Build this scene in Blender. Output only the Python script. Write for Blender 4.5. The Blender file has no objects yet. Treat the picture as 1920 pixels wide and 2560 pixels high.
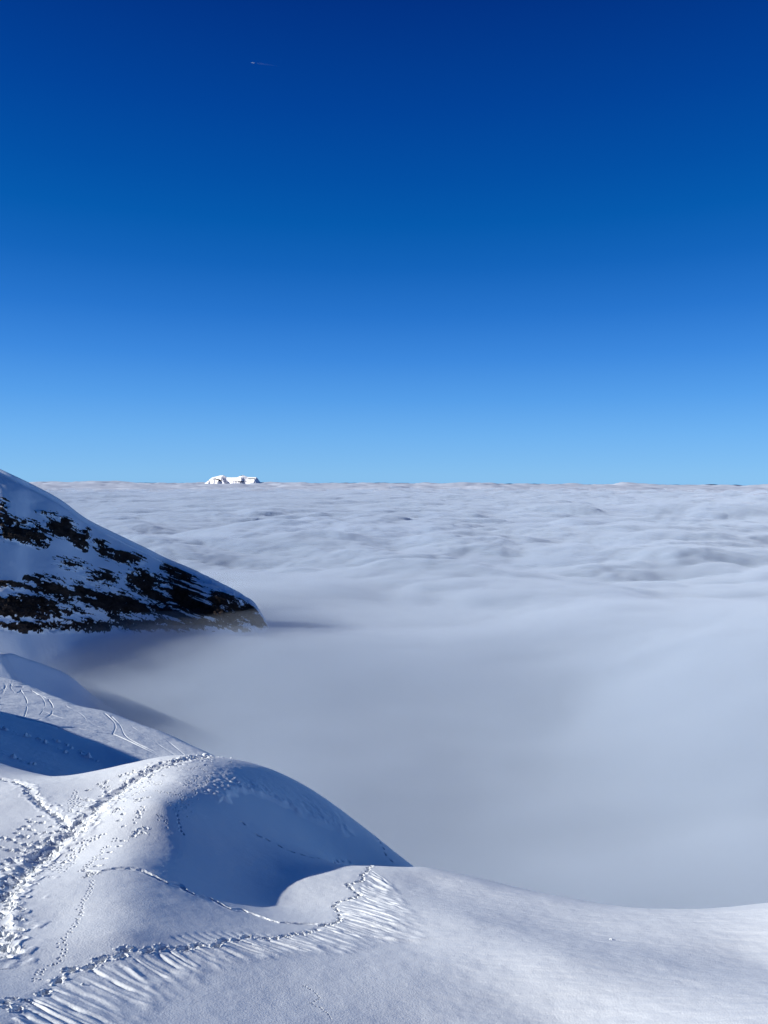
import bpy, math, random, os
import numpy as np
from mathutils import Matrix, Vector
rng = np.random.default_rng(7)
random.seed(7)
R = math.radians
C = bpy.context.scene
COL = C.collection

# ------------------------------------------------------------------ camera
F = 1849.0                                   # focal length in pixels of the 1920 x 2560 photograph
PITCH, ROLL = R(2.63), R(0.2)
fw = np.array([0, math.cos(PITCH), -math.sin(PITCH)])
rt0 = np.array([1.0, 0, 0]); up0 = np.array([0, math.sin(PITCH), math.cos(PITCH)])
rt = rt0 * math.cos(ROLL) + up0 * math.sin(ROLL)
up = -rt0 * math.sin(ROLL) + up0 * math.cos(ROLL)
cd = bpy.data.cameras.new('camera'); cam = bpy.data.objects.new('camera', cd); COL.objects.link(cam)
C.camera = cam
cd.sensor_fit = 'HORIZONTAL'; cd.sensor_width = 36; cd.lens = 36 * F / 1920
cd.clip_start = 0.5; cd.clip_end = 3e5
cam.matrix_world = Matrix(((rt[0], up[0], -fw[0], 0), (rt[1], up[1], -fw[1], 0), (rt[2], up[2], -fw[2], 0), (0, 0, 0, 1)))

# ------------------------------------------------------------------ sky and sun
SUN_EL, SUN_AZ = 25.0, 8.0                   # the sun stands to the left, a little behind the camera
w = bpy.data.worlds.new('World'); C.world = w; w.use_nodes = True
nt = w.node_tree; N = nt.nodes; L = nt.links
bg = N['Background']; sky = N.new('ShaderNodeTexSky'); sky.sky_type = 'NISHITA'; sky.sun_disc = False
sky.sun_elevation = R(SUN_EL); sky.sun_rotation = R(-90 - SUN_AZ); sky.altitude = 3000
sky.air_density = 1; sky.dust_density = 0; sky.ozone_density = 3
bg.inputs[1].default_value = 0.15
tc = N.new('ShaderNodeTexCoord'); sp = N.new('ShaderNodeSeparateXYZ'); L.new(tc.outputs['Generated'], sp.inputs[0])
asn = N.new('ShaderNodeMath'); asn.operation = 'ARCSINE'; L.new(sp.outputs[2], asn.inputs[0])
mr = N.new('ShaderNodeMapRange'); L.new(asn.outputs[0], mr.inputs[0])
mr.inputs[1].default_value = 0; mr.inputs[2].default_value = math.pi / 2
rp = N.new('ShaderNodeValToRGB'); L.new(mr.outputs[0], rp.inputs[0])
def lin(c): return [((v / 255 + 0.055) / 1.055) ** 2.4 if v > 10 else v / 255 / 12.92 for v in c]
EXPO = 2 ** 0.22                              # the view exposure, taken out of the sky colours again
# high, very clear winter air: the colour of the sky by its height above the horizon (degrees, sRGB)
want = [(0.15, (134, 191, 238)), (3.3, (110, 176, 238)), (6, (86, 158, 232)), (9, (62, 137, 221)), (12.2, (40, 117, 205)),
        (15.6, (20, 100, 187)), (18.6, (6, 90, 174)), (21.5, (3, 80, 165)), (25.8, (2, 67, 153)), (32.1, (2, 50, 132)), (42, (1, 38, 98)), (60, (0, 26, 70)), (89, (0, 22, 58))]
nis_e = [0, 1, 2, 4, 7, 10, 15, 20, 25, 32, 45, 60, 89]
nis = np.array([[.555, .64, .566], [.445, .587, .605], [.38, .539, .618], [.271, .436, .598], [.187, .326, .523], [.144, .259, .453], [.104, .191, .362],
                [.082, .153, .302], [.069, .129, .26], [.057, .107, .221], [.045, .085, .18], [.039, .074, .157], [.035, .067, .146]]) * 1.5
cr = rp.color_ramp
for i, (e, c) in enumerate(want):
    el = cr.elements[i] if i < 2 else cr.elements.new(1.0)
    el.position = e / 90
    base = [np.interp(e, nis_e, nis[:, k]) for k in range(3)]
    el.color = [a / b / EXPO for a, b in zip(lin(c), base)] + [1]
# re-sort safe: elements are created in rising order, the second default element is moved first
mx = N.new('ShaderNodeMix'); mx.data_type = 'RGBA'; mx.blend_type = 'MULTIPLY'; mx.inputs[0].default_value = 1
L.new(sky.outputs[0], mx.inputs[6]); L.new(rp.outputs[0], mx.inputs[7]); 
rq = N.new('ShaderNodeValToRGB'); L.new(mr.outputs[0], rq.inputs[0])
for i, (e, c) in enumerate(want):
    el = rq.color_ramp.elements[i] if i < 2 else rq.color_ramp.elements.new(1.0)
    el.position = e / 90; el.color = [v / EXPO for v in lin(c)] + [1]
vm = N.new('ShaderNodeVectorMath'); vm.operation = 'SCALE'; vm.inputs['Scale'].default_value = 1 / 0.15; L.new(rq.outputs[0], vm.inputs[0])
m2 = N.new('ShaderNodeMix'); m2.data_type = 'RGBA'; m2.inputs[0].default_value = 0.85
L.new(mx.outputs[2], m2.inputs[6]); L.new(vm.outputs[0], m2.inputs[7]); L.new(m2.outputs[2], bg.inputs[0])

sun_to = Vector((-math.cos(R(SUN_EL)) * math.cos(R(SUN_AZ)), -math.cos(R(SUN_EL)) * math.sin(R(SUN_AZ)), math.sin(R(SUN_EL))))
sl = bpy.data.lights.new('sun', 'SUN'); sl.energy = 5.0; sl.angle = R(0.5); sl.color = (1.0, 0.97, 0.915)
so = bpy.data.objects.new('sun', sl); COL.objects.link(so); so.rotation_euler = sun_to.to_track_quat('Z', 'Y').to_euler()
vs = C.view_settings; vs.view_transform = 'Standard'; vs.look = 'None'; vs.exposure = 0.22; vs.gamma = 1; vs.use_curve_mapping = False
cy = C.cycles
cy.use_denoising = True; cy.volume_bounces = 12; cy.max_bounces = 16; cy.diffuse_bounces = 4; cy.transparent_max_bounces = 32
cy.use_adaptive_sampling = False

# ------------------------------------------------------------------ helpers
def ray(px, py):
    return fw + (px - 960) / F * rt + (1280 - py) / F * up
def P(px, py, Y):
    d = ray(px, py); return d * (Y / d[1])
def proj(x, y, z):
    p = np.stack([x, y, z], -1); c = p @ fw
    c = np.where(np.abs(c) < 1e-6, 1e-6, c)
    return 960 + F * (p @ rt) / c, 1280 - F * (p @ up) / c
def _hash(ix, iy, seed):
    h = (ix.astype(np.int64) * 374761393 + iy.astype(np.int64) * 668265263 + seed * 974711) & 0x7fffffff
    h = ((h ^ (h >> 13)) * 1274126177) & 0x7fffffff
    return ((h ^ (h >> 16)) & 0xffff) / 32767.5 - 1.0
def noise(x, y, seed=0):
    ix = np.floor(x); iy = np.floor(y); fx = x - ix; fy = y - iy
    ux = fx * fx * fx * (fx * (fx * 6 - 15) + 10); uy = fy * fy * fy * (fy * (fy * 6 - 15) + 10)
    ix = ix.astype(np.int64); iy = iy.astype(np.int64)
    a = _hash(ix, iy, seed); b = _hash(ix + 1, iy, seed); c = _hash(ix, iy + 1, seed); d = _hash(ix + 1, iy + 1, seed)
    return (a * (1 - ux) + b * ux) * (1 - uy) + (c * (1 - ux) + d * ux) * uy
def fbm(x, y, seed=0, octv=5, gain=0.5, mode=''):
    o = 0; a = 1.0; t = 0
    for k in range(octv):
        n = noise(x, y, seed + k * 17)
        if mode == 'ridge': n = 1 - 2 * np.abs(n)
        if mode == 'billow': n = 2 * np.sqrt(n * n + 0.02) - 1
        o = o + a * n; t += a; a *= gain
        x, y = 1.61 * x - 1.21 * y + 3.7, 1.21 * x + 1.61 * y - 9.1
    return o / t
def smooth(a, b, x):
    t = np.clip((x - a) / (b - a), 0, 1); return t * t * (3 - 2 * t)
def grid_faces(nr, nc):
    idx = np.arange(nr * nc, dtype=np.int32).reshape(nr, nc)
    return np.stack([idx[:-1, :-1], idx[:-1, 1:], idx[1:, 1:], idx[1:, :-1]], -1).reshape(-1, 4)
def mesh_obj(name, co, faces, mat, parent=None, smooth_=True):
    me = bpy.data.meshes.new(name)
    co = np.ascontiguousarray(co, dtype=np.float32).reshape(-1, 3); faces = np.ascontiguousarray(faces, dtype=np.int32)
    me.vertices.add(len(co)); me.vertices.foreach_set('co', co.ravel())
    nf, k = faces.shape
    me.loops.add(nf * k); me.loops.foreach_set('vertex_index', faces.ravel())
    me.polygons.add(nf); me.polygons.foreach_set('loop_start', np.arange(0, nf * k, k, dtype=np.int32))
    me.polygons.foreach_set('use_smooth', np.full(nf, smooth_))
    me.update(calc_edges=True)
    me.materials.append(mat)
    o = bpy.data.objects.new(name, me); COL.objects.link(o)
    if parent: o.parent = parent
    return o
def tag(o, label=None, cat=None, group=None, kind=None):
    for k, v in (('label', label), ('category', cat), ('group', group), ('kind', kind)):
        if v: o[k] = v
    return o

# ------------------------------------------------------------------ materials
def new_mat(name):
    m = bpy.data.materials.new(name); m.use_nodes = True
    return m, m.node_tree.nodes, m.node_tree.links, m.node_tree.nodes['Principled BSDF']
def snow_mat(name, base, bumps, rough=0.55):
    """bumps: (scale xyz, detail, strength, distance)"""
    m, N, L, b = new_mat(name)
    b.inputs['Base Color'].default_value = (*base, 1); b.inputs['Roughness'].default_value = rough
    b.inputs['Specular IOR Level'].default_value = 0.25
    prev = None
    tc = N.new('ShaderNodeTexCoord')
    for sc, det, st, dist in bumps:
        mp = N.new('ShaderNodeMapping'); mp.inputs['Scale'].default_value = sc
        L.new(tc.outputs['Object'], mp.inputs[0])
        n = N.new('ShaderNodeTexNoise'); n.inputs['Scale'].default_value = 1; n.inputs['Detail'].default_value = det
        n.inputs['Roughness'].default_value = 0.6
        L.new(mp.outputs[0], n.inputs[0])
        bp = N.new('ShaderNodeBump'); bp.inputs['Strength'].default_value = st; bp.inputs['Distance'].default_value = dist
        L.new(n.outputs[0], bp.inputs['Height'])
        if prev: L.new(prev, bp.inputs['Normal'])
        prev = bp.outputs[0]
    L.new(prev, b.inputs['Normal'])
    return m
M_snow = snow_mat('snow', (0.84, 0.885, 0.91), [((2.2, 4.5, 3), 4, 0.25, 0.05), ((14, 14, 14), 3, 0.6, 0.028), ((55, 55, 55), 2, 0.6, 0.008)])
M_hill = snow_mat('hill_snow', (0.81, 0.86, 0.89), [((0.35, 0.35, 0.35), 5, 0.5, 0.5)])
M_mount = snow_mat('mountain_snow', (0.78, 0.84, 0.89), [((0.05, 0.05, 0.05), 6, 0.5, 2.5)])
M_far = snow_mat('far_snow', (0.88, 0.88, 0.9), [((0.004, 0.004, 0.004), 4, 0.3, 20)])
def rock_mat(name, sc):
    m, N, L, b = new_mat(name)
    tc = N.new('ShaderNodeTexCoord'); n = N.new('ShaderNodeTexNoise'); n.inputs['Scale'].default_value = sc; n.inputs['Detail'].default_value = 8
    n.inputs['Roughness'].default_value = 0.7
    L.new(tc.outputs['Object'], n.inputs[0])
    r = N.new('ShaderNodeValToRGB'); r.color_ramp.elements[0].color = (0.012, 0.009, 0.008, 1); r.color_ramp.elements[1].color = (0.07, 0.052, 0.044, 1)
    r.color_ramp.elements[0].position = 0.38; r.color_ramp.elements[1].position = 0.7
    L.new(n.outputs[0], r.inputs[0]); L.new(r.outputs[0], b.inputs['Base Color'])
    bp = N.new('ShaderNodeBump'); bp.inputs['Strength'].default_value = 0.9; bp.inputs['Distance'].default_value = 0.25 / sc
    L.new(n.outputs[0], bp.inputs['Height']); L.new(bp.outputs[0], b.inputs['Normal'])
    b.inputs['Roughness'].default_value = 0.9; b.inputs['Specular IOR Level'].default_value = 0.15
    return m
M_rock = rock_mat('rock', 0.06); M_farrock = rock_mat('far_rock', 0.003)
def volume_mat(name, dens, color=(0.725, 0.80, 0.878), aniso=-0.22):
    m = bpy.data.materials.new(name); m.use_nodes = True; N = m.node_tree.nodes; N.clear()
    o = N.new('ShaderNodeOutputMaterial'); v = N.new('ShaderNodeVolumePrincipled')
    v.inputs['Color'].default_value = (*color, 1); v.inputs['Density'].default_value = dens; v.inputs['Anisotropy'].default_value = aniso
    m.node_tree.links.new(v.outputs[0], o.inputs['Volume']); return m

# ------------------------------------------------------------------ near snow slope and knoll: one height field
CP = [(-300,2560,16.97),(0,2560,18.27),(300,2560,20.19),(600,2560,21.79),(1000,2560,24.06),(1400,2560,25.32),(1900,2560,23.70),(2200,2560,23.07),(0,2440,22.42),(200,2425,23.65),(400,2372,26.32),(550,2356,28.19),(700,2340,30.70),(850,2300,34.38),(880,2230,39.58),(925,2180,43.69),(600,2450,25.29),(1000,2450,27.41),(1000,2350,32.56),(1400,2400,30.04),(1900,2400,33.14),(1150,2300,35.51),(1400,2320,36.47),(1700,2340,35.84),(950,2250,38.44),(1060,2200,43.63),(1200,2230,42.31),(0,2250,29.57),(0,2100,38.19),(150,2150,36.73),(330,2150,35.36),(300,2250,29.94),(300,2330,26.53),(150,2300,27.86),(200,2040,42.01),(400,2010,42.15),(300,1980,47.03),(520,1908,53.11),(450,1950,47.72),(600,1990,49.68),(500,2100,40.94),(700,2080,48.69),(850,2100,55.27),(600,2200,39.21),(450,2200,35.12),(700,2180,42.42),(900,2155,54.88),(690,2265,36.98),(450,2300,29.66),(800,2230,39.56),(760,2195,41.55),(0,1985,46.06),(60,1968,47.83),(-200,2000,45.32),(-300,2300,24.98)]
SIL = [(940,2165,46,7,.85),(1060,2167,46.5,7,.85),(1200,2195,46,8,.85),(1400,2242,45,8,.9),(1540,2266,44,8,.9),(1690,2273,43,8,.9),(1920,2258,43,8,.85),(2150,2240,43,8,.85),
(250,1925,54,9,.7),(400,1894,56.5,9,.7),(500,1888,57,9,.7),(580,1897,58,9,.7),(700,1932,60,9,.75),(800,1990,60,9,.8),(900,2062,60.5,9,.9),(1000,2140,61,9,.95),(1080,2200,61,9,.95),
(180,1943,55,9,.7),(100,1936,57,9,.7),(0,1912,60,9,.7),(-200,1880,64,9,.7)]
pts = [P(*c) for c in CP]
for a, b, Y, r, s in SIL:
    p = P(a, b, Y); pts.append(p); n = math.hypot(p[0], p[1])
    pts.append(p + np.array([p[0] / n * r, p[1] / n * r, -r * s]))
    pts.append(p + np.array([p[0] / n * 40, p[1] / n * 40, -40 * max(s, .9)]))
pts += [np.array(p, float) for p in [(-8, 6, -11.5), (8, 6, -12), (0, 3, -11.5), (30, 8, -14), (-25, 8, -11)]]
pts = np.array(pts)
def tps_fit(p, lam=0.4):
    n = len(p); X = p[:, :2]; d = np.linalg.norm(X[:, None] - X[None], axis=-1)
    K = np.where(d > 0, d * d * np.log(np.maximum(d, 1e-9)), 0) + lam * np.eye(n)
    Q = np.c_[np.ones(n), X]; A = np.block([[K, Q], [Q.T, np.zeros((3, 3))]])
    return X, np.linalg.solve(A, np.r_[p[:, 2], 0, 0, 0])
TX, TW = tps_fit(pts)
def tps(x, y):
    out = TW[-3] + TW[-2] * x + TW[-1] * y
    for i in range(len(TX)):
        r2 = (x - TX[i, 0]) ** 2 + (y - TX[i, 1]) ** 2
        out = out + TW[i] * .5 * r2 * np.log(np.maximum(r2, 1e-12))
    return out
def hits(pp):
    """where the sight lines through photograph pixels meet the ground: (n, 2) plan positions"""
    pp = np.array(pp, float); ys = np.geomspace(13, 66, 700)
    d = np.stack([ray(a, b) for a, b in pp]); d = d / d[:, 1:2]
    X = d[:, 0:1] * ys; Y = np.broadcast_to(ys, X.shape); Z = d[:, 2:3] * ys
    g = tps(X, Y) - Z
    k = np.argmax(g > 0, axis=1); k = np.where(g.max(1) <= 0, np.argmax(g, axis=1), k)
    return np.stack([X[np.arange(len(pp)), k], Y[np.arange(len(pp)), k]], -1)

azs = np.radians(np.concatenate([np.linspace(-62, -30, 90)[:-1], np.linspace(-30, 30, 1300), np.linspace(30, 62, 90)[1:]]))
RR = np.concatenate([np.geomspace(3, 14, 80)[:-1], np.geomspace(14, 70, 1450), np.geomspace(70, 95, 60)[1:], np.geomspace(95, 900, 60)[1:]])
GA, GR = np.meshgrid(azs, RR); GX = GR * np.sin(GA); GY = GR * np.cos(GA)
gz = np.empty_like(GX)
RC = np.minimum(GR, 95.0)
for r0 in range(0, len(RR), 200):
    s = slice(r0, r0 + 200); gz[s] = tps(RC[s] * np.sin(GA[s]), RC[s] * np.cos(GA[s]))
gz -= np.maximum(GR - 95, 0) * 0.8
base = gz.copy()
near = 1 - smooth(66, 72, GR)
# soft wind relief
rightw = smooth(-2, 5, GX) * near
gz += near * (0.05 * fbm(GX / 4, GY / 4, 3, 3) + 0.012 * fbm(GX / 0.6, GY / 0.6, 5, 3))
gz += rightw * (0.038 * fbm(GX / 3.2 + 0.08 * GY, GY / 0.9, 11, 4) + 0.014 * fbm(GX / 1.1, GY / 0.35, 12, 3))
# wind line in the trough right of the fan
def window(x0, y0, rad):
    r = math.hypot(x0, y0); a = math.atan2(x0, y0); da = rad / r
    i0, i1 = np.searchsorted(RR, [r - rad, r + rad]); j0, j1 = np.searchsorted(azs, [a - da, a + da])
    return slice(max(i0, 0), i1 + 1), slice(max(j0, 0), j1 + 1)
def pit(x0, y0, a, b, ang, depth, rim=0.3, rough=0.25, sharp=1.0, throw=0.0):
    w = window(x0, y0, max(a, b) * 2.2); x = GX[w] - x0; y = GY[w] - y0
    if x.size == 0: return
    c, s = math.cos(ang), math.sin(ang); u = (x * c + y * s) / a; v = (-x * s + y * c) / b
    sd = rng.integers(0, 9999)
    r = np.sqrt(u * u + v * v) * (1 + rough * noise(u * 1.7 + 9, v * 1.7, int(sd)) + 0.5 * rough * noise(u * 4, v * 4, int(sd) + 5))
    h = -depth * (1 - smooth(0.55 / max(sharp, 1e-3) if sharp > 1 else 0.45, 1.05, r))
    h += depth * rim * .6 * np.exp(-((r - 1.22) / 0.2) ** 2) * (0.6 + 0.8 * noise(u * 2.5, v * 2.5, int(sd) + 9))
    gz[w] += h
def poly_sample(pix, step, jitter=0.0):
    """points spaced `step` metres along the ground below a pixel polyline, with heading"""
    q = hits(pix); out = []; acc = 0
    for i in range(len(q) - 1):
        d = q[i + 1] - q[i]; l = np.hypot(*d)
        if l < 1e-6: continue
        t = acc
        while t < l:
            n = np.array([-d[1], d[0]]) / l
            out.append((*(q[i] + d * t / l + n * rng.normal() * jitter), math.atan2(d[1], d[0]))); t += step * (1 + 0.15 * rng.normal())
        acc = t - l
    return out
def trench(pix, width, depth, rough=0.3, rim=0.25):
    q = hits(pix)
    for i in range(len(q) - 1):
        a, b = q[i], q[i + 1]; l = np.hypot(*(b - a)); m = (a + b) / 2
        w = window(m[0], m[1], l / 2 + width * 3); x = GX[w]; y = GY[w]
        if x.size == 0 or l < 1e-6: continue
        t = np.clip(((x - a[0]) * (b[0] - a[0]) + (y - a[1]) * (b[1] - a[1])) / l ** 2, 0, 1)
        dd = np.hypot(x - a[0] - t * (b[0] - a[0]), y - a[1] - t * (b[1] - a[1])) * (1 + rough * noise(x * 2.5, y * 2.5, 77))
        h = -depth * np.exp(-(dd / width) ** 2) + rim * depth * np.exp(-((dd - 1.8 * width) / (0.5 * width)) ** 2)
        key = np.minimum
        TR[w] = np.where(np.abs(h) > np.abs(TR[w]), h, TR[w])
TR = np.zeros_like(gz)

# fan of sliding snow below the traverse (start, end) in photograph pixels
def c3(x, y): return (x * .3376, 1880 + y * .3376)
def c4(x, y): return (360 + x * .4581, 1850 + y * .4581)
guide = [(c3(60, 1990), c3(420, 2200)), (c3(250, 1840), c3(700, 2060)), (c3(400, 1740), c3(900, 1960)), (c3(560, 1660), c3(990, 1860)), (c3(740, 1590), c3(1110, 1800)), (c3(900, 1560), c3(1230, 1760)),
         (c3(1060, 1510), c3(1400, 1690)), (c4(150, 1150), c4(320, 1260)), (c4(300, 1120), c4(500, 1200)), (c4(500, 1090), c4(730, 1168)), (c4(660, 1085), c4(880, 1155)),
         (c4(820, 1055), c4(1060, 1140)), (c4(960, 1020), c4(1180, 1095)), (c4(1080, 985), c4(1400, 1075)), (c4(1085, 910), c4(1420, 1010)), (c4(1140, 860), c4(1410, 950)),
         (c4(1200, 785), c4(1370, 860)), (c4(1230, 715), c4(1330, 775))]
gs = hits([g[0] for g in guide]); ge = hits([g[1] for g in guide])
cum = np.r_[0, np.cumsum(np.hypot(*(np.diff(gs, axis=0)).T))]
tt = 0.0; ST = np.zeros_like(gz)
while tt < cum[-1]:
    a = np.array([np.interp(tt, cum, gs[:, k]) for k in (0, 1)]); b = np.array([np.interp(tt, cum, ge[:, k]) for k in (0, 1)])
    ln = rng.uniform(0.7, 1.3); b = a + (b - a) * ln; a = a + (b - a) * rng.uniform(-0.05, 0.12)
    l = np.hypot(*(b - a)); m = (a + b) / 2; wd = rng.uniform(0.045, 0.11); am = 0.010 + 0.027 * rng.random() ** 1.3; sgn = -1 if rng.random() < 0.6 else 0.8
    w = window(m[0], m[1], l / 2 + 0.8); x = GX[w]; y = GY[w]; sd = int(rng.integers(0, 9999))
    ux, uy = (b - a) / l
    s_ = ((x - a[0]) * ux + (y - a[1]) * uy) / l; d_ = -(x - a[0]) * uy + (y - a[1]) * ux
    d_ = d_ + 0.08 * noise(s_ * l * 0.8, s_ * 0 + sd, sd)
    env = smooth(-0.04, 0.06, s_) * (1 - smooth(0.7, 1.02, s_))
    wl = wd * (1 + 0.5 * s_)
    ST[w] += sgn * am * env * np.exp(-(d_ / wl) ** 2) * (1 + 0.8 * noise(s_ * l * 2.2, d_ * 4, sd)) + am * .35 * env * np.exp(-((d_ - 1.7 * wl) / (0.7 * wl)) ** 2)
    # small lobe where the slide came to rest
    ST[w] += 0.02 * np.exp(-(((s_ - 0.97) * l) / 0.3) ** 2 - (d_ / 0.14) ** 2)
    tt += rng.uniform(0.09, 0.24)
# short slides above the traverse
for q0, q1 in [(c4(x, y), c4(x + 110, y + 55)) for x, y in [(150, 1075), (185, 1065), (230, 1058), (280, 1052), (330, 1050), (380, 1048), (430, 1045), (480, 1048), (530, 1044), (590, 1046), (650, 1052)]]:
    a, b = hits([q0, q1]); l = np.hypot(*(b - a)); m = (a + b) / 2; w = window(m[0], m[1], l / 2 + 0.6); x = GX[w]; y = GY[w]
    ux, uy = (b - a) / l; s_ = ((x - a[0]) * ux + (y - a[1]) * uy) / l; d_ = -(x - a[0]) * uy + (y - a[1]) * ux
    ST[w] -= 0.025 * smooth(-.1, .2, s_) * (1 - smooth(.8, 1.1, s_)) * np.exp(-(d_ / 0.11) ** 2)
stn = np.clip(np.abs(ST) * 14, 0, 1)
gz += ST + stn * 0.016 * fbm(GX / 0.12, GY / 0.12, 31, 3)

# the traverse: deep single steps
T1 = [(44,2525),(111,2483),(145,2452),(177,2425),(226,2418),(250,2400),(302,2390),(312,2375),(368,2380),(402,2371),(462,2375),(495,2366),(540,2366),(557,2353),(589,2351),(617,2342),(665,2346),
      (708,2340),(736,2334),(772,2330),(807,2313),(839,2308),(850,2297),(843,2278),(834,2267),(846,2255),(878,2246),(898,2237),(880,2223),(868,2212),(894,2205),(907,2200),(905,2189),(917,2180),(921,2171),(928,2166)]
trench(T1, 0.16, 0.015)
q = hits(T1)
for i, (x, y) in enumerate(q):
    d = q[min(i + 1, len(q) - 1)] - q[max(i - 1, 0)]
    big = 1.0 if i < 16 else 0.85
    pit(x, y, 0.235 * big, 0.15 * big, math.atan2(d[1], d[0]), 0.28 * big, rim=0.25, rough=0.3)
for i, x in enumerate(range(len(q) - 1)):
    if i > 15:
        m = (q[i] + q[i + 1]) / 2; pit(m[0] + .05, m[1] - .05, 0.16, 0.11, rng.uniform(0, 3), 0.11, rough=.4)
# the groove over the rib
T2 = [(213,2179),(250,2180),(287,2174),(310,2173),(338,2176),(358,2179),(381,2191),(402,2202),(422,2211),(449,2213),(470,2239),(490,2242),(520,2245),(534,2251),(561,2267),(580,2274),(603,2274),(621,2281),(653,2292),(676,2301),(699,2306),(726,2308),(786,2310)]
T2[10:12] = [(466,2228),(487,2238)]
trench(T2, 0.11, 0.06, rough=.3, rim=.3)
for i in range(3, len(T2) - 1):
    a, b = hits([T2[i], T2[i + 1]]); m = (a + b) / 2; l = np.hypot(*(b - a))
    pit(m[0], m[1], min(0.42 * l, 0.7), 0.11, math.atan2(*(b - a)[::-1]), 0.13, rim=.1)
# small prints down the rib and up the knoll
T3 = [(230,2204),(228,2218),(221,2234),(211,2253),(201,2268),(203,2282),(200,2290),(192,2309),(182,2322),(165,2341),(150,2361),(164,2378),(155,2391),(138,2408),(101,2427),(91,2440),(91,2454)]
for (x, y, a) in poly_sample(T3, 0.27):
    for k in (-1, 1): pit(x + k * 0.06 + rng.normal() * .02, y + rng.normal() * .06, 0.06, 0.042, rng.uniform(0, 3), 0.045, rim=.4)
for T, r_ in (([(243,2167),(262,2148),(273,2133),(299,2118),(307,2104)], .2), ([(341,2083),(351,2074),(365,2070)], .2), ([(309,2066),(299,2052),(307,2035),(297,2022),(300,2000)], .17)):
    for x, y in hits(T): pit(x, y, r_ * .85, r_ * .5, rng.uniform(-.3, .8), 0.12, rim=.35, rough=.35)
for T, off in (([(145,2177),(172,2140),(200,2110),(253,2089)], .16), ([(160,2180),(190,2135),(225,2105),(262,2085)], .14), ([(205,2180),(233,2150),(262,2122),(297,2096)], .12), ([(176,2030),(182,2000),(190,1975)], .15), ([(192,2015),(196,1990)], .15),
               ([(335,2055),(360,2020)], .12)):
    for (x, y, a) in poly_sample(T, 0.3, 0.05):
        for k in (-1, 1): pit(x + k * off * .7, y + rng.normal() * .1, 0.085, 0.06, rng.uniform(0, 3), 0.055, rim=.5)
# path from the saddle
T6 = [(0,1947),(34,1954),(64,1964),(84,1991),(95,2008),(118,2022),(145,2042),(169,2062),(185,2075)]
trench(T6, 0.24, 0.08, rough=.5, rim=.3)
for (x, y, a) in poly_sample(T6, 0.45, 0.12): pit(x, y, 0.19, 0.13, a, 0.14, rough=.4)
# the trampled way up the ridge of the knoll
BAND = [c3(-40, 1500), c3(-20, 1250), c3(7, 1100), c3(90, 1000), c3(190, 890), c3(310, 790), c3(440, 670), c3(580, 560), c3(640, 480), c3(770, 370), c3(880, 290), c3(980, 230), c3(1100, 150), c3(1200, 100), c3(1350, 62), c3(1500, 36)]
trench(BAND, 0.42, 0.14, rough=.5, rim=.3)
bs = poly_sample(BAND, 0.2, 0.36)
for i, (x, y, a) in enumerate(bs):
    s = 1.0 if y < 42 else 0.8
    pit(x, y, rng.uniform(.13, .26) * s, rng.uniform(.10, .18) * s, a + rng.normal() * .5, rng.uniform(.08, .2) * s, rim=.3, rough=.4)
for (x, y, a) in poly_sample(BAND[3:], 0.15, 0.75):
    pit(x + .3, y, rng.uniform(.07, .17), rng.uniform(.06, .12), rng.uniform(0, 3), rng.uniform(.02, .07), rim=.5, rough=.5)
# trodden crest seen edge on
for (x, y, a) in poly_sample([(250,1960),(330,1925),(400,1903),(460,1894),(517,1890),(560,1893),(610,1902)], 0.3, 0.5):
    pit(x, y - rng.uniform(0, 2.2), rng.uniform(.1, .2), rng.uniform(.08, .14), rng.uniform(0, 3), rng.uniform(.05, .12), rim=.6, rough=.5)
# field of deep holes left of the path
for cx, cy, s in [(240,520,.8),(310,525,.7),(190,555,.7),(160,565,.6),(235,575,.6),(125,600,.6),(185,620,1.0),(250,628,.5),(385,600,.6),(460,580,.9),(15,640,.8),(70,655,.8),(120,680,.5),(200,685,.7),(305,680,1.1),(255,715,.9),
                  (60,735,.6),(135,740,.9),(10,705,.4),(380,680,.9),(240,780,1.3),(110,810,1.2),(30,880,1.1),(30,840,.8),(0,960,.9),(40,980,.9),(60,1050,.8),(10,1090,.7),(10,1180,.9),(100,1090,.6),(455,390,.5),(300,480,.5),
                  (210,500,.4),(390,475,.6),(650,355,.45),(370,560,.5),(5,1330,1.0),(25,1520,.8),(480,560,.8),(30,1870,.6),(110,1830,.5),(205,1850,.5),(20,1900,.5),(60,1460,.5),(30,1430,.6)]:
    x, y = hits([c3(cx, cy)])[0]; y += rng.normal() * .1
    pit(x, y, 0.26 * s + .04, 0.19 * s + .03, rng.uniform(-.5, .5), 0.17 * s + .05, rim=.25, rough=.35)
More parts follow.
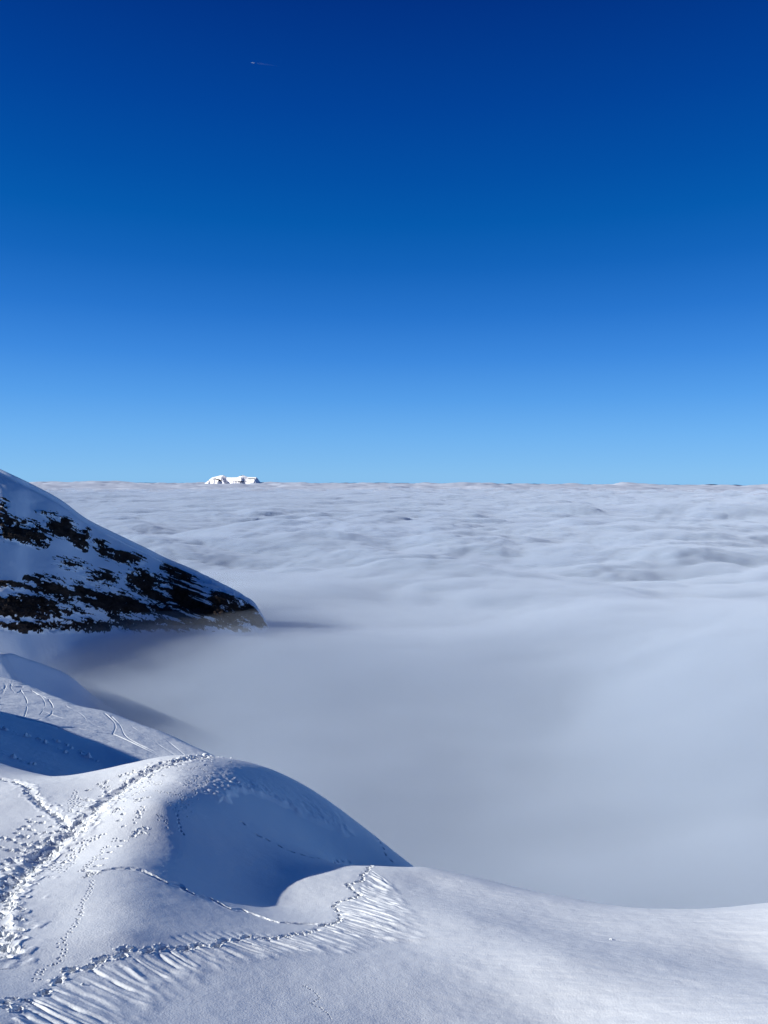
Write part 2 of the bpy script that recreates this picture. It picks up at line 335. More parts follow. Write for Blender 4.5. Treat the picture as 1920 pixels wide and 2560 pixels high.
# scattered scuffs beside the way and at the edge of the shade
for _ in range(60):
    cx, cy = rng.uniform(560, 1120), rng.uniform(150, 460)
    if abs((cx - 560) * 0.62 + cy - 540) > 210: continue
    x, y = hits([c3(cx, cy)])[0]; pit(x, y, rng.uniform(.07, .2), rng.uniform(.05, .12), rng.uniform(0, 3), rng.uniform(.03, .1), rim=.7, rough=.6)
for cx, cy in [(1020,350),(1060,345),(1100,335),(1040,365),(1150,240),(1180,245),(1120,230),(1010,590),(1040,575),(1060,600),(990,625),(1180,225),(720,850),(660,900),(640,930),(700,905),(740,895),(670,915)]:
    x, y = hits([c3(cx, cy)])[0]; pit(x, y, .15, .09, rng.uniform(0, 1), .09, rim=.6, rough=.5)
def c2(x, y): return (x * .434, 1600 + y * .434)
for T, j in (([c2(1050,740), c2(1120,742), c2(1190,755), c2(1235,785)], .25), ([c2(1220,800), c2(1180,830), c2(1130,860), c2(1100,900), c2(1060,940), c2(1000,980)], .3), ([c2(1150,790), c2(1080,830), c2(1060,850)], .15),
             ([c2(1090,900), c2(1040,950), c2(1010,990)], .45), ([c2(900,870), c2(960,885), c2(1050,900)], .12), ([c2(900,1010), c2(940,1050), c2(980,1075)], .12)):
    for (x, y, a) in poly_sample(T, 0.15, j): pit(x, y, .07, .045, rng.uniform(0, 3), .05, rim=.9)
for (x, y, a) in poly_sample([c2(1020,1010), c2(1030,1060), c2(1050,1120)], 0.3, .03): pit(x, y, .1, .07, a, .1)
for T in ([(607,2058),(615,2064),(623,2072)], [(644,2089),(681,2107),(713,2123),(740,2132),(763,2140),(781,2144),(809,2149),(846,2151),(878,2157)], [(942,2093),(950,2108),(958,2125),(966,2140),(980,2156)]):
    for (x, y, a) in poly_sample(T, 0.75, .04): pit(x, y, .22, .12, a, .14, rough=.3)
for (x, y, a) in poly_sample([(759,2466),(775,2475),(790,2483),(800,2494),(790,2504),(775,2510),(800,2519),(818,2535),(830,2551)], 0.14, .01):
    pit(x, y + .03 * (-1) ** int(rng.integers(0, 2)), .035, .028, 0, .035, rim=.6)
# rough wind bank across the shaded face of the knoll
WB = hits([(560,2000),(589,1984),(620,1978),(660,1992),(700,2012),(740,2030),(790,2056),(830,2070),(865,2082)])
for i in range(len(WB) - 1):
    a, b = WB[i], WB[i + 1]; l = np.hypot(*(b - a)); m = (a + b) / 2; w = window(m[0], m[1], l / 2 + 9); x = GX[w]; y = GY[w]
    t = np.clip(((x - a[0]) * (b[0] - a[0]) + (y - a[1]) * (b[1] - a[1])) / l ** 2, 0, 1)
    ux, uy = (b - a) / l; sd_ = -(x - a[0]) * uy + (y - a[1]) * ux                       # + is the far, upper side
    dd = np.hypot(x - a[0] - t * (b[0] - a[0]), y - a[1] - t * (b[1] - a[1])); sg = np.sign(sd_)
    e = dd * sg + 0.25 * noise(x * 1.3, y * 1.3, 55)
    h = 0.3 * smooth(-0.35, 0.25, e) * np.exp(-np.maximum(e, 0) / 1.6) * np.exp(-(np.maximum(0, dd - np.abs(sd_)) / .8) ** 2)
    TR[w] = np.where(h > np.abs(TR[w]), h * (1 + .35 * fbm(x / .35, y / .35, 61, 3)), TR[w])
# ripple where the fan runs out, and the step it makes in the trough
rw = hits([(930,2338),(1000,2350),(1100,2343),(1240,2325)])
for i in range(60):
    t_ = i / 59 * 2.999; k_ = int(t_); p_ = rw[k_] + (rw[k_ + 1] - rw[k_]) * (t_ - k_); w = window(p_[0], p_[1], 1.2)
    gz[w] += .012 * math.sin(math.pi * min(1, i / 59 * 1.4)) ** .5 * np.exp(-((GX[w] - p_[0]) / .22) ** 2 - ((GY[w] - p_[1]) / .16) ** 2) if i < 42 else 0
gz += TR
snow_ground = mesh_obj('snow_ground', np.stack([GX, GY, gz], -1), grid_faces(len(RR), len(azs)), M_snow)
tag(snow_ground, 'smooth snow slope and rounded knoll in front, crossed by footprint trails', None, None, 'structure')
def ground_z(x, y):
    r = math.hypot(x, y); a = math.atan2(x, y)
    i = int(np.clip(np.searchsorted(RR, r), 1, len(RR) - 1)); j = int(np.clip(np.searchsorted(azs, a), 1, len(azs) - 1))
    return float(gz[i, j])

# ------------------------------------------------------------------ loose chunks of snow
def chunk_mesh(k):
    import bmesh
    bm = bmesh.new(); bmesh.ops.create_icosphere(bm, subdivisions=3, radius=1)
    for v in bm.verts:
        p = v.co; n = noise(np.array([p.x * 1.3 + p.z + k * 9.]), np.array([p.y * 1.3 - p.z * .7]), 40 + k)[0] + .5 * noise(np.array([p.x * 3 + p.z * 2]), np.array([p.y * 3 + p.z]), 90 + k)[0]
        v.co = p * (1 + 0.32 * n); v.co.z *= 0.72
    me = bpy.data.meshes.new('snow_chunk'); bm.to_mesh(me); bm.free(); me.materials.append(M_snow)
    me.polygons.foreach_set('use_smooth', np.full(len(me.polygons), True)); return me
CH = [chunk_mesh(k) for k in range(5)]
def chunk(x, y, s, label, group):
    o = bpy.data.objects.new('snow_chunk', random.choice(CH)); COL.objects.link(o)
    o.location = (x, y, ground_z(x, y) + s * 0.3); o.scale = (s * random.uniform(.8, 1.3), s * random.uniform(.8, 1.2), s * random.uniform(.7, 1))
    o.rotation_euler = (random.uniform(-.4, .4), random.uniform(-.4, .4), random.uniform(0, 6.3))
    tag(o, label, 'snow chunk', group)
n_ = 0
for (x, y, a) in poly_sample(BAND[2:], 0.38, 0.5):
    if n_ > 85: break
    x += 0.3
    chunk(x, y, 0.025 + 0.055 * rng.random() ** 2, 'small white snow chunk kicked loose beside the trampled path up the knoll', 'snow chunks along the trampled path'); n_ += 1
for (x, y, a) in poly_sample([(440,1900),(480,1893),(517,1888),(560,1893),(600,1900)], 0.3, 0.3):
    chunk(x, y, 0.04 + 0.07 * rng.random() ** 2, 'snow chunk standing up from the trodden top of the knoll', 'snow chunks on the knoll top')
for px, py, s, lb in [(1527, 2348, .075, 'lone white snow lump on the smooth slope at the right'), (515, 1886, .22, 'largest snow block on top of the knoll'),
                      (206, 2462, .06, 'single snow lump lying among the slide streaks below the footprint traverse')]:
    x, y = hits([(px, py)])[0]; chunk(x, y, s, lb, None)

# ------------------------------------------------------------------ hills behind, lofted across their crests
def plane_to(p0, px, py, a, b):
    """point on sight line (px,py) in the plane through p0 with slopes a = dz/dx, b = dz/dy"""
    d = ray(px, py); d = d / d[1]
    Y = (p0[2] - a * p0[0] - b * p0[1]) / (d[2] - a * d[0] - b)
    return d * Y
def catmull(p, n):
    p = np.asarray(p, float); k = len(p); t = np.linspace(0, k - 1, n); i = np.clip(t.astype(int), 0, k - 2); f = (t - i)[:, None]
    f = f.reshape((-1,) + (1,) * (p.ndim - 1))
    a = p[np.maximum(i - 1, 0)]; b = p[i]; c = p[i + 1]; d = p[np.minimum(i + 2, k - 1)]
    return 0.5 * (2 * b + (c - a) * f + (2 * a - 5 * b + 4 * c - d) * f ** 2 + (3 * b - a - 3 * c + d) * f ** 3)
def loft(rows, nu, nv):
    """rows: list (across) of lists (along) of points -> (nv, nu, 3)"""
    g = np.array([[np.asarray(p, float) for p in r] for r in rows])
    g = catmull(g, nv); g = np.swapaxes(catmull(np.swapaxes(g, 0, 1), nu), 0, 1); return g
def loft_lin(rows, weights, nu, nv, sig):
    # rows joined by flat facets, then rounded by smoothing across the rows
    g = np.array([[np.asarray(p, float) for p in r] for r in rows]); g = np.swapaxes(catmull(np.swapaxes(g, 0, 1), nu), 0, 1)
    wv = np.r_[0, np.cumsum(weights)]; t = np.linspace(0, wv[-1], nv); k = np.interp(t, wv, np.arange(len(rows)))
    i = np.clip(k.astype(int), 0, len(rows) - 2); f = (k - i)[:, None, None]; g = g[i] * (1 - f) + g[i + 1] * f
    q = np.arange(-3 * sig, 3 * sig + 1); ker = np.exp(-.5 * (q / sig) ** 2); ker /= ker.sum()
    gp = np.pad(g, ((len(q) // 2,) * 2, (0, 0), (0, 0)), mode='reflect', reflect_type='odd'); o = 0
    for j, kv in enumerate(ker): o = o + kv * gp[j:j + nv]
    return o, k[:, None] + 0 * o[..., 0]
def normals(g):
    du = np.gradient(g, axis=1); dv = np.gradient(g, axis=0); n = np.cross(du, dv); n /= np.linalg.norm(n, axis=-1, keepdims=True) + 1e-9
    return n * np.sign(n[..., 2:3] + 1e-9)

# middle hill with ski tracks
cols = [-520, -250, 0, 65, 130, 187, 256, 325, 391, 456, 521, 560, 600, 680]
crest_py = [1590, 1628, 1687, 1708, 1735, 1758, 1774, 1796, 1821, 1848, 1877, 1898, 1930, 2020]
line_py = [1700, 1735, 1782, 1795, 1820, 1842, 1864, 1892, 1917, 1945, 1975, 1996, 2030, 2120]
HA, HB = -.2, -.22                                # the whole hill is one grazing lit slope; an added, unseen shoulder to the left shades its lower part
h0 = P(0, 1782, 110)
crest = [plane_to(h0, c, p, HA, HB) for c, p in zip(cols, crest_py)]
line = [plane_to(h0, c, p, HA, HB) for c, p in zip(cols, line_py)]
mid = [p + .2 * (q_ - p) + np.array([0, 0, .25]) for p, q_ in zip(crest, line)]; mid2 = [p + .65 * (q_ - p) + np.array([0, 0, .2]) for p, q_ in zip(crest, line)]
low1 = [plane_to(h0, c, lp + 60, HA - .05, HB) for c, lp in zip(cols, line_py)]
low2 = [plane_to(h0, c, lp + 150, HA - .05, HB) for c, lp in zip(cols, line_py)]
back = [p + np.array([4, 16, -11.]) for p in crest]; back2 = [p + np.array([0, 120, -140.]) for p in crest]
low3 = [p + np.array([0, -6, -45.]) for p in low2]
g, vv = loft_lin([back2, back, crest, line, low1, low2, low3], [1, 1.2, 4.5, 2.5, 2.5, 1], 900, 700, 16)
X, Y = g[..., 0], g[..., 1]
g[..., 2] += 0.35 * fbm(X / 18, Y / 26, 21, 3) + 0.05 * fbm(X / 4 + Y / 20, Y / 12, 22, 3)
ppx, ppy = proj(X, Y, g[..., 2])
front = smooth(1.7, 2.0, vv)
def track(pix, wpx, amp):
    """ski track: groove with a raised edge, laid along a line over the hill"""
    global g
    pix = catmull(np.array(pix, float), 8 * len(pix))
    h = np.zeros_like(X)
    for i in range(len(pix) - 1):
        a, b = pix[i], pix[i + 1]; l2 = ((b - a) ** 2).sum()
        t = np.clip(((ppx - a[0]) * (b[0] - a[0]) + (ppy - a[1]) * (b[1] - a[1])) / l2, 0, 1)
        d = np.hypot(ppx - a[0] - t * (b[0] - a[0]), ppy - a[1] - t * (b[1] - a[1]))
        h = np.maximum(h, np.exp(-(d / (.62 * wpx)) ** 2))
    g[..., 2] -= .3 * amp * h * front * (.6 + .9 * noise(X / 4, Y / 4, 66))
track([c2(0,335), c2(60,330), c2(110,300), c2(120,290)], 1.6, .5)
track([c2(120,290), c2(150,340), c2(155,390), c2(140,440)], 1.8, .6)
track([c2(280,345), c2(302,380), c2(295,425), c2(250,450), c2(180,460), c2(90,440)], 1.9, .6)
track([c2(20,230), c2(30,270), c2(10,310)], 1.6, .5); track([c2(60,230), c2(70,265), c2(130,270)], 1.5, .4); track([c2(100,300), c2(180,300), c2(260,330)], 1.2, .3)
track([c2(330,505), c2(430,505), c2(540,530), c2(650,542)], 2.0, .5)
track([c2(600,420), c2(650,465), c2(665,500), c2(650,540)], 1.8, .5); track([c2(640,440), c2(690,490), c2(720,550), c2(780,590), c2(880,640), c2(930,680)], 1.7, .4)
track([c2(650,540), c2(760,590), c2(860,640), c2(920,675)], 1.6, .55); track([c2(160,455), c2(330,500), c2(470,560)], 1.2, .3)
track([c2(0,300), c2(30,270), c2(50,225)], 1.2, .3); track([c2(940,560), c2(1000,610), c2(1060,660)], 1.3, .2)
for T_ in ([c2(0,215), c2(80,250), c2(170,262), c2(240,300), c2(330,330)], [c2(0,372), c2(90,380), c2(200,395), c2(330,440), c2(430,470)], [c2(380,380), c2(470,430), c2(520,480), c2(640,520)],
           [c2(180,290), c2(240,330), c2(260,380), c2(230,430)], [c2(760,500), c2(850,560), c2(940,620), c2(1010,665)], [c2(5,270), c2(20,300), c2(0,325)], [c2(85,232), c2(60,270), c2(85,310), c2(50,330)]): track(T_, 1.1, .28)
# rough blocks of old avalanche snow catching light in the shaded part
for T in ([c2(0,505), c2(60,530), c2(150,555), c2(230,575), c2(280,600)], [c2(310,580), c2(370,595), c2(410,620)], [c2(320,630), c2(400,650)], [c2(0,640), c2(60,670), c2(200,720)], [c2(470,660), c2(560,690)], [c2(460,640),c2(500,665)]):
    pix = np.array(T, float); h = np.zeros_like(X)
    for i in range(len(pix) - 1):
        a, b = pix[i], pix[i + 1]; t = np.clip(((ppx - a[0]) * (b[0] - a[0]) + (ppy - a[1]) * (b[1] - a[1])) / ((b - a) ** 2).sum(), 0, 1)
        h = np.maximum(h, np.exp(-(np.hypot(ppx - a[0] - t * (b[0] - a[0]), ppy - a[1] - t * (b[1] - a[1])) / 3.0) ** 2))
    g[..., 2] += front * h * .55 * np.maximum(0, noise(X / .5, Y / .9, 71) + .6 * noise(X / .3, Y / .5, 72) - .15)
hill = mesh_obj('snow_hill', g, grid_faces(700, 900), M_hill); tag(hill, 'snow hill with curved ski tracks, its lower flank in shade', None, None, 'structure')

# unseen shoulder added left of the view, shaped to shade that hill's lower part
kk = 0.4716; ys_ = np.array([20, 40, 55, 70, 78, 86, 93, 100, 107, 114, 122, 132, 150.])
ls = np.array([plane_to(h0, c, p, HA, HB) for c, p in zip(np.linspace(-100, 560, 60), np.interp(np.linspace(-100, 560, 60), cols, line_py))])
sxs = -78.0; tz = ls[:, 2] + (ls[:, 0] - sxs) * kk; ty = ls[:, 1] - (ls[:, 0] - sxs) * 0.1405
o_ = np.argsort(ty); topz = np.interp(ys_, ty[o_], tz[o_]); topz = np.minimum(topz, -9.0)
topz[ys_ > ty.max()] = -34 - (ys_[ys_ > ty.max()] - ty.max()) * .5
if os.environ.get('DBG'): print('shoulder', np.round(ys_), np.round(topz, 1), np.round(ty.min()), np.round(ty.max()))
rows_ = []
for dx, dz in ((-260, -160), (-60, -22), (-14, -5), (0, 0), (9, -7), (22, -26), (34, -60)):
    rows_.append([np.array([sxs + dx, y_, z_ + dz]) for y_, z_ in zip(ys_, topz)])
g2 = loft(rows_, 500, 160); g2[..., 2] += .8 * fbm(g2[..., 0] / 14, g2[..., 1] / 9, 401, 5) * smooth(-90, -70, g2[..., 0])
sh = mesh_obj('shade_shoulder', g2, grid_faces(160, 500), M_hill); tag(sh, 'unseen snow shoulder added left of the view to shade the hill', None, None, 'structure')

# shaded spur behind it, running down into the fog
cols = [-900, -500, -200, -60, 0, 26, 56, 100, 143, 174, 217, 260, 304, 390, 480, 600]
cp = [1562, 1584, 1606, 1624, 1630, 1632, 1641, 1656, 1674, 1691, 1723, 1752, 1782, 1850, 1960, 2100]
cY = np.interp(cols, [-900, 0, 304, 600], [640, 750, 890, 1000])
crest = [P(c, p, y) for c, p, y in zip(cols, cp, cY)]
r1 = [p + np.array([13, -8, -15.]) for p in crest]; r2 = [p + np.array([100, -50, -100.]) for p in crest]; r3 = [p + np.array([230, -110, -300.]) for p in crest]
b1 = [p + np.array([-8, 50, -30.]) for p in crest]; b2 = [p + np.array([0, 300, -250.]) for p in crest]
g, _k = loft_lin([b2, b1, crest, r1, r2, r3], [1, 1.5, .6, 3, 2], 260, 260, 5)
g[..., 2] += 4 * fbm(g[..., 0] / 90, g[..., 1] / 90, 33, 4)
spur = mesh_obj('shaded_hill', g, grid_faces(260, 260), M_mount); tag(spur, 'dark blue shaded snow spur sinking into the fog', None, None, 'structure')

# ------------------------------------------------------------------ the rocky mountain flank
cols = [-1500, -900, -500, -250, 0, 80, 150, 217, 304, 369, 417, 469, 510, 545, 580, 610, 640, 680, 740]
cp = [1060, 1040, 1030, 1072, 1189, 1226, 1264, 1312, 1355, 1386, 1410, 1432, 1452, 1470, 1487, 1504, 1528, 1600, 1760]
led = [1090, 1070, 1062, 1104, 1222, 1244, 1284, 1320, 1361, 1390, 1413, 1441, 1473, 1493, 1506, 1514, 1533, 1606, 1768]
cY = np.interp(cols, [-1500, -500, -250, 0, 417, 469, 545, 640, 740], [1500, 1225, 1172, 1160, 1235, 1214, 1180, 1160, 1150])
crest = [P(c, p, y) for c, p, y in zip(cols, cp, cY)]
la = [-.5] * 11 + [-.25, 0, .05, .02, -.2, -.5, -.5, -.5]
ledge = [plane_to(p, c, l_, a_, .12) for p, c, l_, a_ in zip(crest, cols, led, la)]
def down(prev, pyrow, a, b): return [plane_to(p, c, q_, a - .9 * float(np.interp(c, [417, 490], [0, 1])), b - .1 * float(np.interp(c, [417, 490], [0, 1]))) for p, c, q_ in zip(prev, cols, pyrow)]
base_py = [1560 + max(0, (c - 560)) * .3 + max(0, c - 645) * 3 for c in cols]
f1 = down(ledge, [l_ + .33 * (b_ - l_) for l_, b_ in zip(led, base_py)], -.85, .32)
f2 = down(f1, [l_ + .66 * (b_ - l_) for l_, b_ in zip(led, base_py)], -.8, .42)
f3 = down(f2, [b_ for b_ in base_py], -.9, .5)
f4 = [p + np.array([60, -40, -150.]) for p in f3]
back = [p + np.array([-10, 50, -22.]) for p in crest]; back2 = [p + np.array([-60, 350, -330.]) for p in crest]
NU, NV = 1500, 800
g = loft([back2, back, crest, ledge, f1, f2, f3, f4], NU, NV)
keep = (np.linspace(0, len(cols) - 1, NU) > 2.3)
g = g[:, keep]; NU = g.shape[1]
nn = normals(g); X, Y, Z = g[..., 0].copy(), g[..., 1].copy(), g[..., 2].copy()
vv = np.linspace(0, 7, NV)[:, None] + 0 * X
ppx, ppy = proj(X, Y, Z)
# outcrops: centre, radii, tilt, solidity
OUT = [(50,1330,62,27,.16,1.0),(10,1312,40,22,.1,.9),(85,1345,32,20,.35,.95),(150,1318,34,26,.5,.75),(188,1345,34,17,.75,.95),(215,1335,10,12,.5,.5),(262,1375,30,16,.6,.95),(322,1396,34,14,.2,.8),(300,1392,18,16,.3,.8),
       (175,1412,36,13,.15,.45),(245,1450,44,19,.2,.45),(130,1470,45,22,.35,.45),(165,1500,40,26,.6,.5),(360,1455,50,26,.5,.95),(385,1480,52,26,.6,.95),(345,1438,30,12,.3,.6),(290,1510,84,32,.1,1.15),(215,1482,34,16,.5,.7),
       (30,1463,36,9,.12,.9),(40,1515,84,28,.05,1.1),(110,1520,50,26,.1,.9),(460,1450,44,26,.7,.5),(455,1490,60,30,.6,.75),(500,1520,60,26,.5,.95),(440,1528,80,22,.3,.95),(548,1500,26,30,.6,1.05),(585,1515,34,26,.5,1.05),
       (620,1530,26,22,.5,1.1),(560,1545,60,22,.3,1.1),(650,1552,26,18,.5,1.0),(6,1265,16,12,.5,.6),(0,1292,8,8,0,.6),(106,1286,14,7,.4,.4),(128,1290,10,8,.4,.5),(435,1432,16,9,.5,.6),(300,1560,300,16,.0,.7),(130,1565,200,14,0,.8)]
mask = np.full(X.shape, -1.0)
for cx, cy_, rx, ry, tl, so_ in OUT:
    c_, s_ = math.cos(tl), math.sin(tl); u = ((ppx - cx) * c_ + (ppy - cy_) * s_) / rx; v = (-(ppx - cx) * s_ + (ppy - cy_) * c_) / ry
    mask = np.maximum(mask, so_ * (1.15 - np.sqrt(u * u + v * v)))
U = X * .8 + Y * .6; Vv = Z
rough1 = fbm(U / 18 + Vv / 18, Vv / 6.5 + U / 18, 81, 7, .8)          # ledges dipping to the right
rough2 = fbm(U / 7, Vv / 5 + U / 14, 85, 5, .6, 'ridge')
edge = mask * .8 + 1.5 * rough1 + 0.5 * rough2 - 0.16
rock = (edge > 0) & (vv > 2.15) & (mask > -0.25)
soft = smooth(-.25, .5, mask)
front = smooth(1.2, 2.2, vv)
disp = (5 * fbm(U / 120, Vv / 90, 91, 4) + 1.2 * fbm(U / 25, Vv / 50, 92, 4) * (1 - .5 * soft)) * smooth(2.3, 3.0, vv) + front * 1.0 * fbm(U / 60, Vv / 60, 93, 3)
disp += smooth(2.5, 3.2, vv) * soft * (9 * fbm(U / 34, Vv / 20 + U / 50, 95, 7, .62, 'ridge') + 7 * rough1)
disp += smooth(430, 540, ppx) * smooth(1.0, 2.0, vv) * (1 - smooth(2.6, 3.2, vv)) * 3.5 * fbm(X / 13, Y / 13, 97, 5, .6, 'ridge')
g = g + nn * disp[..., None] * np.array([1, 1, .7])
fc = grid_faces(NV, NU)
rf = rock.ravel()[fc].sum(1) >= 3
mountain = mesh_obj('rocky_mountain', g, fc[~rf], M_mount)
tag(mountain, 'steep shaded mountain flank of snow and dark rock above the fog', None, None, 'structure')
fpx = ppx.ravel()[fc[:, 0]]; fpy = ppy.ravel()[fc[:, 0]]
zones = [((fpy < 1385) & (fpx < 236)), ((fpy < 1420) & (fpx >= 225) & (fpx < 370)), (fpx >= 415), ((fpx >= 120) & (fpx < 415) & (fpy < 1440)), (fpx < 150), (fpx >= -1e9)]
left = rf.copy()
for z_ in zones:
    sel = left & z_; left &= ~z_
    if sel.sum() < 20: continue
    fs = fc[sel]; uq, inv = np.unique(fs, return_inverse=True)
    o = mesh_obj('rock_outcrop', (g.reshape(-1, 3))[uq], inv.reshape(-1, 4), M_rock, mountain, smooth_=False)

# ------------------------------------------------------------------ far snow massif on the horizon
sil = [(500, 1212), (515, 1206), (523, 1199), (531, 1193), (544, 1190), (551, 1188), (558, 1187.5), (563, 1190), (567, 1192.6), (580, 1193.2), (594, 1192.6), (602, 1189), (607, 1187.5), (613, 1189.5), (619, 1192), (630, 1192.4), (641, 1192.6), (645, 1197), (649, 1203), (660, 1212)]
DF = 45000.
sx = [s[0] for s in sil]; sy = [s[1] for s in sil]
nu, nv = 420, 150
pxs = np.linspace(496, 664, nu); top = np.interp(pxs, sx, sy)
g = np.zeros((nv, nu, 3))
for j in range(nu):
    Yj = DF - .8 * (pxs[j] - 600) / F * DF; c0 = P(pxs[j], top[j], Yj); g[:, j, 0] = c0[0]; t = np.linspace(-1, 1, nv)
    g[:, j, 1] = Yj + t * 2600
    g[:, j, 2] = c0[2] - np.abs(t) ** 1.0 * 1500
X = g[..., 0]; Y = g[..., 1]
# left-facing fronts: ribs stepping back
xx = (X - X.min()) / (X.max() - X.min())
am = smooth(0, .35, np.abs(np.linspace(-1, 1, nv))[:, None] + 0 * X)
g[..., 2] += am * (380 * fbm(X / 620 + Y / 1500, Y / 1100, 101, 6, .55, 'ridge'))
rpx, rpy = proj(X, Y, g[..., 2])
# deep gully whose wall faces away from the sun, just right of the left summit
g[..., 1] += 0
gul = np.exp(-((rpx - 572) / 6) ** 2) * am; g[..., 2] -= 420 * gul
fc = grid_faces(nv, nu)
rr_ = fbm(X / 500, g[..., 2] / 120 + X / 900, 105, 5, .6)
slope_ = np.abs(np.gradient(g[..., 2], axis=0))
bands = np.maximum.reduce([np.exp(-(((rpx - 545) / 16) ** 2 + ((rpy - 1199 - (rpx - 545) * .15) / 2.0) ** 2)), np.exp(-(((rpx - 625) / 22) ** 2 + ((rpy - 1197 + (rpx - 625) * .04) / 1.6) ** 2)), np.exp(-(((rpx - 604) / 8) ** 2 + ((rpy - 1189.5) / 1.3) ** 2)),
                           np.exp(-(((rpx - 590) / 30) ** 2 + ((rpy - 1204) / 2.0) ** 2)), np.exp(-(((rpx - 521) / 3) ** 2 + ((rpy - 1201) / 2.5) ** 2))])
rk = ((rr_ + 1.1 * bands) > .62).ravel()
rf = rk[fc].sum(1) >= 3
far = mesh_obj('distant_mountain', g, fc[~rf], M_far); tag(far, 'tiny bright snowy massif standing above the clouds on the horizon', None, None, 'structure')
uq, inv = np.unique(fc[rf], return_inverse=True)
if len(uq): mesh_obj('rock_band', g.reshape(-1, 3)[uq], inv.reshape(-1, 4), M_farrock, far)

# ------------------------------------------------------------------ sea of clouds
def cloud_height(x, y):
    r = np.hypot(x, y)
    wx = x + 500 * fbm(x / 2600, y / 2600, 201, 3); wy = y + 500 * fbm(x / 2600, y / 2600, 202, 3)
    big = fbm(wx / 3400, wy / 1900, 203, 4, .5, 'billow')
    midf = fbm(wx / 1700, wy / 1050, 204, 5, .47, 'billow')
    amp = smooth(900, 7000, r)
    a2 = smooth(900, 2000, r)
    h = big * (10 + 30 * a2 + 45 * amp) + midf * (8 + 66 * a2)
    h -= r * r / (2 * 8.5e6)               # the curve of the earth, with refraction
    h += 34 * smooth(1100, 1900, r) * (1 - smooth(5000, 9000, r)) * fbm(wx / 520, wy / 360, 211, 4, .5, 'billow')
    h += smooth(12000, 40000, r) * 300 * np.maximum(0, fbm(wx / 3600, wy / 3000, 207, 4) - .25)
    return h
M_cloud = None
def cloud_surface_mat():
    m, N, L, b = new_mat('cloud')
    b.inputs['Base Color'].default_value = (0.51, 0.57, 0.67, 1); b.inputs['Roughness'].default_value = 1; b.inputs['Specular IOR Level'].default_value = 0
    return m
M_cloud = cloud_surface_mat()
ca = np.radians(np.linspace(-48, 48, 900)); crr = np.geomspace(250, 90000, 1100)
A_, R_ = np.meshgrid(ca, crr); X = R_ * np.sin(A_); Y = R_ * np.cos(A_)
Z = -345 + cloud_height(X, Y) + smooth(1500, 3000, R_) * 40 + smooth(9000, 40000, R_) * 45 - 8
cs = mesh_obj('cloud_sea', np.stack([X, Y, Z], -1), grid_faces(1100, 900), M_cloud)
tag(cs, 'endless soft sea of pale clouds reaching the horizon', None, None, 'stuff')
NR_, NC_ = 620, 520
def fog_layer(name, top, dens, seed, amp, rmax, label, far=0):
    ca = np.radians(np.linspace(-58, 56, NC_)); rr = np.geomspace(60, rmax, NR_)
    A_, R_ = np.meshgrid(ca, rr); X = R_ * np.sin(A_); Y = R_ * np.cos(A_)
    fade = smooth(rmax * .15, rmax * .98, R_) * .8
    mound = 38 * np.exp(-((X + 360) / 560) ** 2 - ((Y - 1055) / 185) ** 2) - 8 * np.exp(-((X + 400) / 200) ** 2 - ((Y - 790) / 150) ** 2)
    mound = mound + (8 * fbm(X / 140, Y / 110, seed + 40, 4) + 4) * (1 - smooth(0, 300, X)) * (1 - smooth(1300, 1800, Y))
    Zt = top - 10 + mound + amp * (1 + 2.4 * smooth(-100, 350, X)) * fbm(X / 380, Y / 300, seed, 4) + cloud_height(X, Y) * .9 - .1 * R_ ** 2 / (2 * 8.5e6) - fade * (top + 335)
    if far: Zt -= smooth(1350, 2700, R_) * far
    Zt += 135 * np.exp(-((X - 730) / 370) ** 2 - ((Y - 790) / 380) ** 2) - 26 * np.exp(-((X - 130) / 170) ** 2 - ((Y - 640) / 200) ** 2) + 30 * np.exp(-((X - 420) / 200) ** 2 - ((Y - 1250) / 250) ** 2)
    Zb = np.full_like(Zt, -460.0) - (seed % 7)
    n = X.size; co = np.concatenate([np.stack([X, Y, Zt], -1).reshape(-1, 3), np.stack([X, Y, Zb], -1).reshape(-1, 3)])
    f = grid_faces(NR_, NC_); fs = [f, f[:, ::-1] + n]
    idx = np.arange(n).reshape(NR_, NC_)
    for e in (idx[0], idx[-1][::-1], idx[:, 0][::-1], idx[:, -1]):
        fs.append(np.stack([e[1:], e[:-1], e[:-1] + n, e[1:] + n], -1))
    o = mesh_obj(name, co, np.concatenate(fs), volume_mat(name, dens)); tag(o, label, None, None, 'stuff'); return o
fog_layer('fog', -226, 0.0018, 306, 20, 88000, 'faint uppermost veil of mist over the clouds', 72)
fog_layer('fog', -238, 0.003, 301, 16, 88000, 'thin veil of fog over the clouds', 62)
fog_layer('fog', -252, 0.008, 302, 14, 88000, 'fog wrapping the foot of the mountain', 44)
fog_layer('fog', -262, 0.010, 305, 15, 88000, 'pale fog banked between the slopes', 30)
fog_layer('fog', -272, 0.02, 303, 14, 88000, 'dense fog filling the valley', 22)
fog_layer('fog', -286, 0.09, 304, 12, 88000, 'thick cloud below the fog')

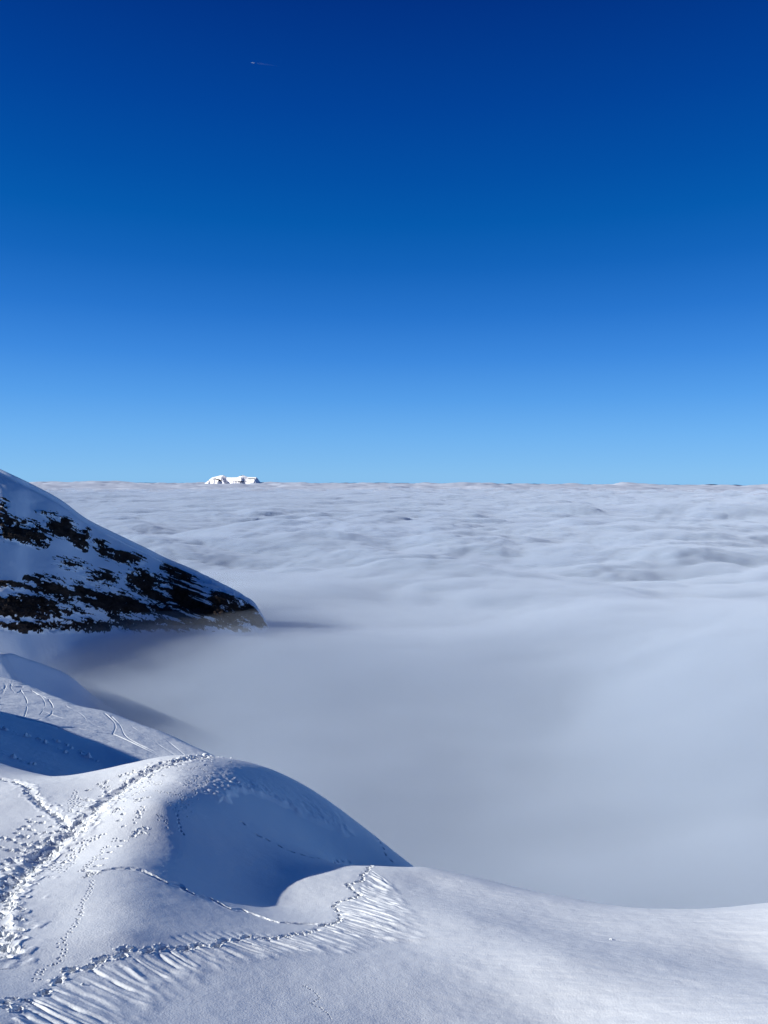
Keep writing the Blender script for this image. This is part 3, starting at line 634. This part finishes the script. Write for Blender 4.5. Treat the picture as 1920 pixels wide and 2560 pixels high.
# ------------------------------------------------------------------ airliner and its short contrail
def tube(pts_, rad, seg=10):
    vs_, fs_ = [], []; pts_ = [Vector([float(c_) for c_ in q_]) for q_ in pts_]; rad = [float(q_) for q_ in rad]
    for i, (p, r) in enumerate(zip(pts_, rad)):
        d = Vector(pts_[min(i + 1, len(pts_) - 1)]) - Vector(pts_[max(i - 1, 0)]); d.normalize()
        a = d.cross(Vector((0, 0, 1))).normalized(); b = a.cross(d)
        for k in range(seg):
            t = 2 * math.pi * k / seg; vs_.append(Vector(p) + r * (math.cos(t) * a + math.sin(t) * b))
    for i in range(len(pts_) - 1):
        for k in range(seg):
            fs_.append((i * seg + k, i * seg + (k + 1) % seg, (i + 1) * seg + (k + 1) % seg, (i + 1) * seg + k))
    return [list(v) for v in vs_], fs_
m_air, N_, L_, b_ = new_mat('white_paint'); b_.inputs['Base Color'].default_value = (.8, .8, .82, 1); b_.inputs['Roughness'].default_value = .35
pa = Vector(P(632, 157, 16000)); pb = Vector(P(692, 165, 16000)); hd = (pa - pb).normalized()
plane = bpy.data.objects.new('airplane', None); COL.objects.link(plane); plane.location = pa
plane.rotation_euler = hd.to_track_quat('X', 'Z').to_euler()
tag(plane, 'tiny white airliner high in the dark blue sky ahead of its contrail', 'airplane')
v_, f_ = tube([(-34, 0, 1.5), (-30, 0, 1), (-18, 0, 0), (0, 0, 0), (22, 0, 0), (30, 0, -.4), (34, 0, -1)], [.4, 1.6, 3, 3.1, 3.1, 2.2, .3], 16)
mesh_obj('fuselage', v_, f_, m_air, plane)
def slab(name, pts2, th, par, vert=False):
    n = len(pts2); co = [(x, (0 if vert else y), (y if vert else 0)) for x, y in pts2]
    top_ = [(x, y + (th if vert else 0), z + (0 if vert else th)) for x, y, z in co]
    me = bpy.data.meshes.new(name); me.from_pydata(co + top_, [], [tuple(range(n)), tuple(range(n, 2 * n))[::-1]] + [(i, (i + 1) % n, n + (i + 1) % n, n + i) for i in range(n)])
    me.materials.append(m_air); o = bpy.data.objects.new(name, me); COL.objects.link(o); o.parent = par; return o
for s in (-1, 1):
    slab('wing', [(8, s * 2.5), (-8, s * 32), (-11, s * 32), (-6, s * 2.5)], .7, plane)
    slab('tailplane', [(-26, s * 1), (-31, s * 11), (-33.5, s * 11), (-32, s * 1)], .4, plane)
    v_, f_ = tube([(-1, s * 10, -2.6), (4, s * 10, -2.6), (6, s * 10, -2.6)], [.8, 1.7, 1.5], 12); mesh_obj('engine', v_, f_, m_air, plane)
slab('tail_fin', [(-24, 2), (-31, 11), (-34, 11), (-32, 1.5)], .4, plane, True)
seg = 40; tl = [(pa - hd * 60) + (pb - pa) * float(t) for t in np.linspace(0, 1, seg)]
rad = [7 + 13 * math.sin(math.pi * min(1, t * 1.15) ** .7) * (1 - t * .6) + 2 * random.random() for t in np.linspace(0, 1, seg)]; rad[0] = 3; rad[-1] = 2
v_, f_ = tube([tuple(p) for p in tl], rad, 14)
f_ = [f for f in f_]; n0 = len(v_); v_ += [list(tl[0]), list(tl[-1])]
for k in range(14): f_.append((n0, (k + 1) % 14, k, k)); f_.append((n0 + 1, (seg - 1) * 14 + k, (seg - 1) * 14 + (k + 1) % 14, (seg - 1) * 14 + (k + 1) % 14))
import bmesh
me = bpy.data.meshes.new('contrail'); me.from_pydata(v_, [], [tuple(dict.fromkeys(f)) for f in f_])
bm = bmesh.new(); bm.from_mesh(me); bmesh.ops.recalc_face_normals(bm, faces=bm.faces); bm.to_mesh(me); bm.free(); me.materials.append(volume_mat('contrail_ice', 0.0007, (1, 1, 1), .3))
o = bpy.data.objects.new('contrail', me); COL.objects.link(o); tag(o, 'short faint white contrail trailing behind the tiny airliner', 'contrail')
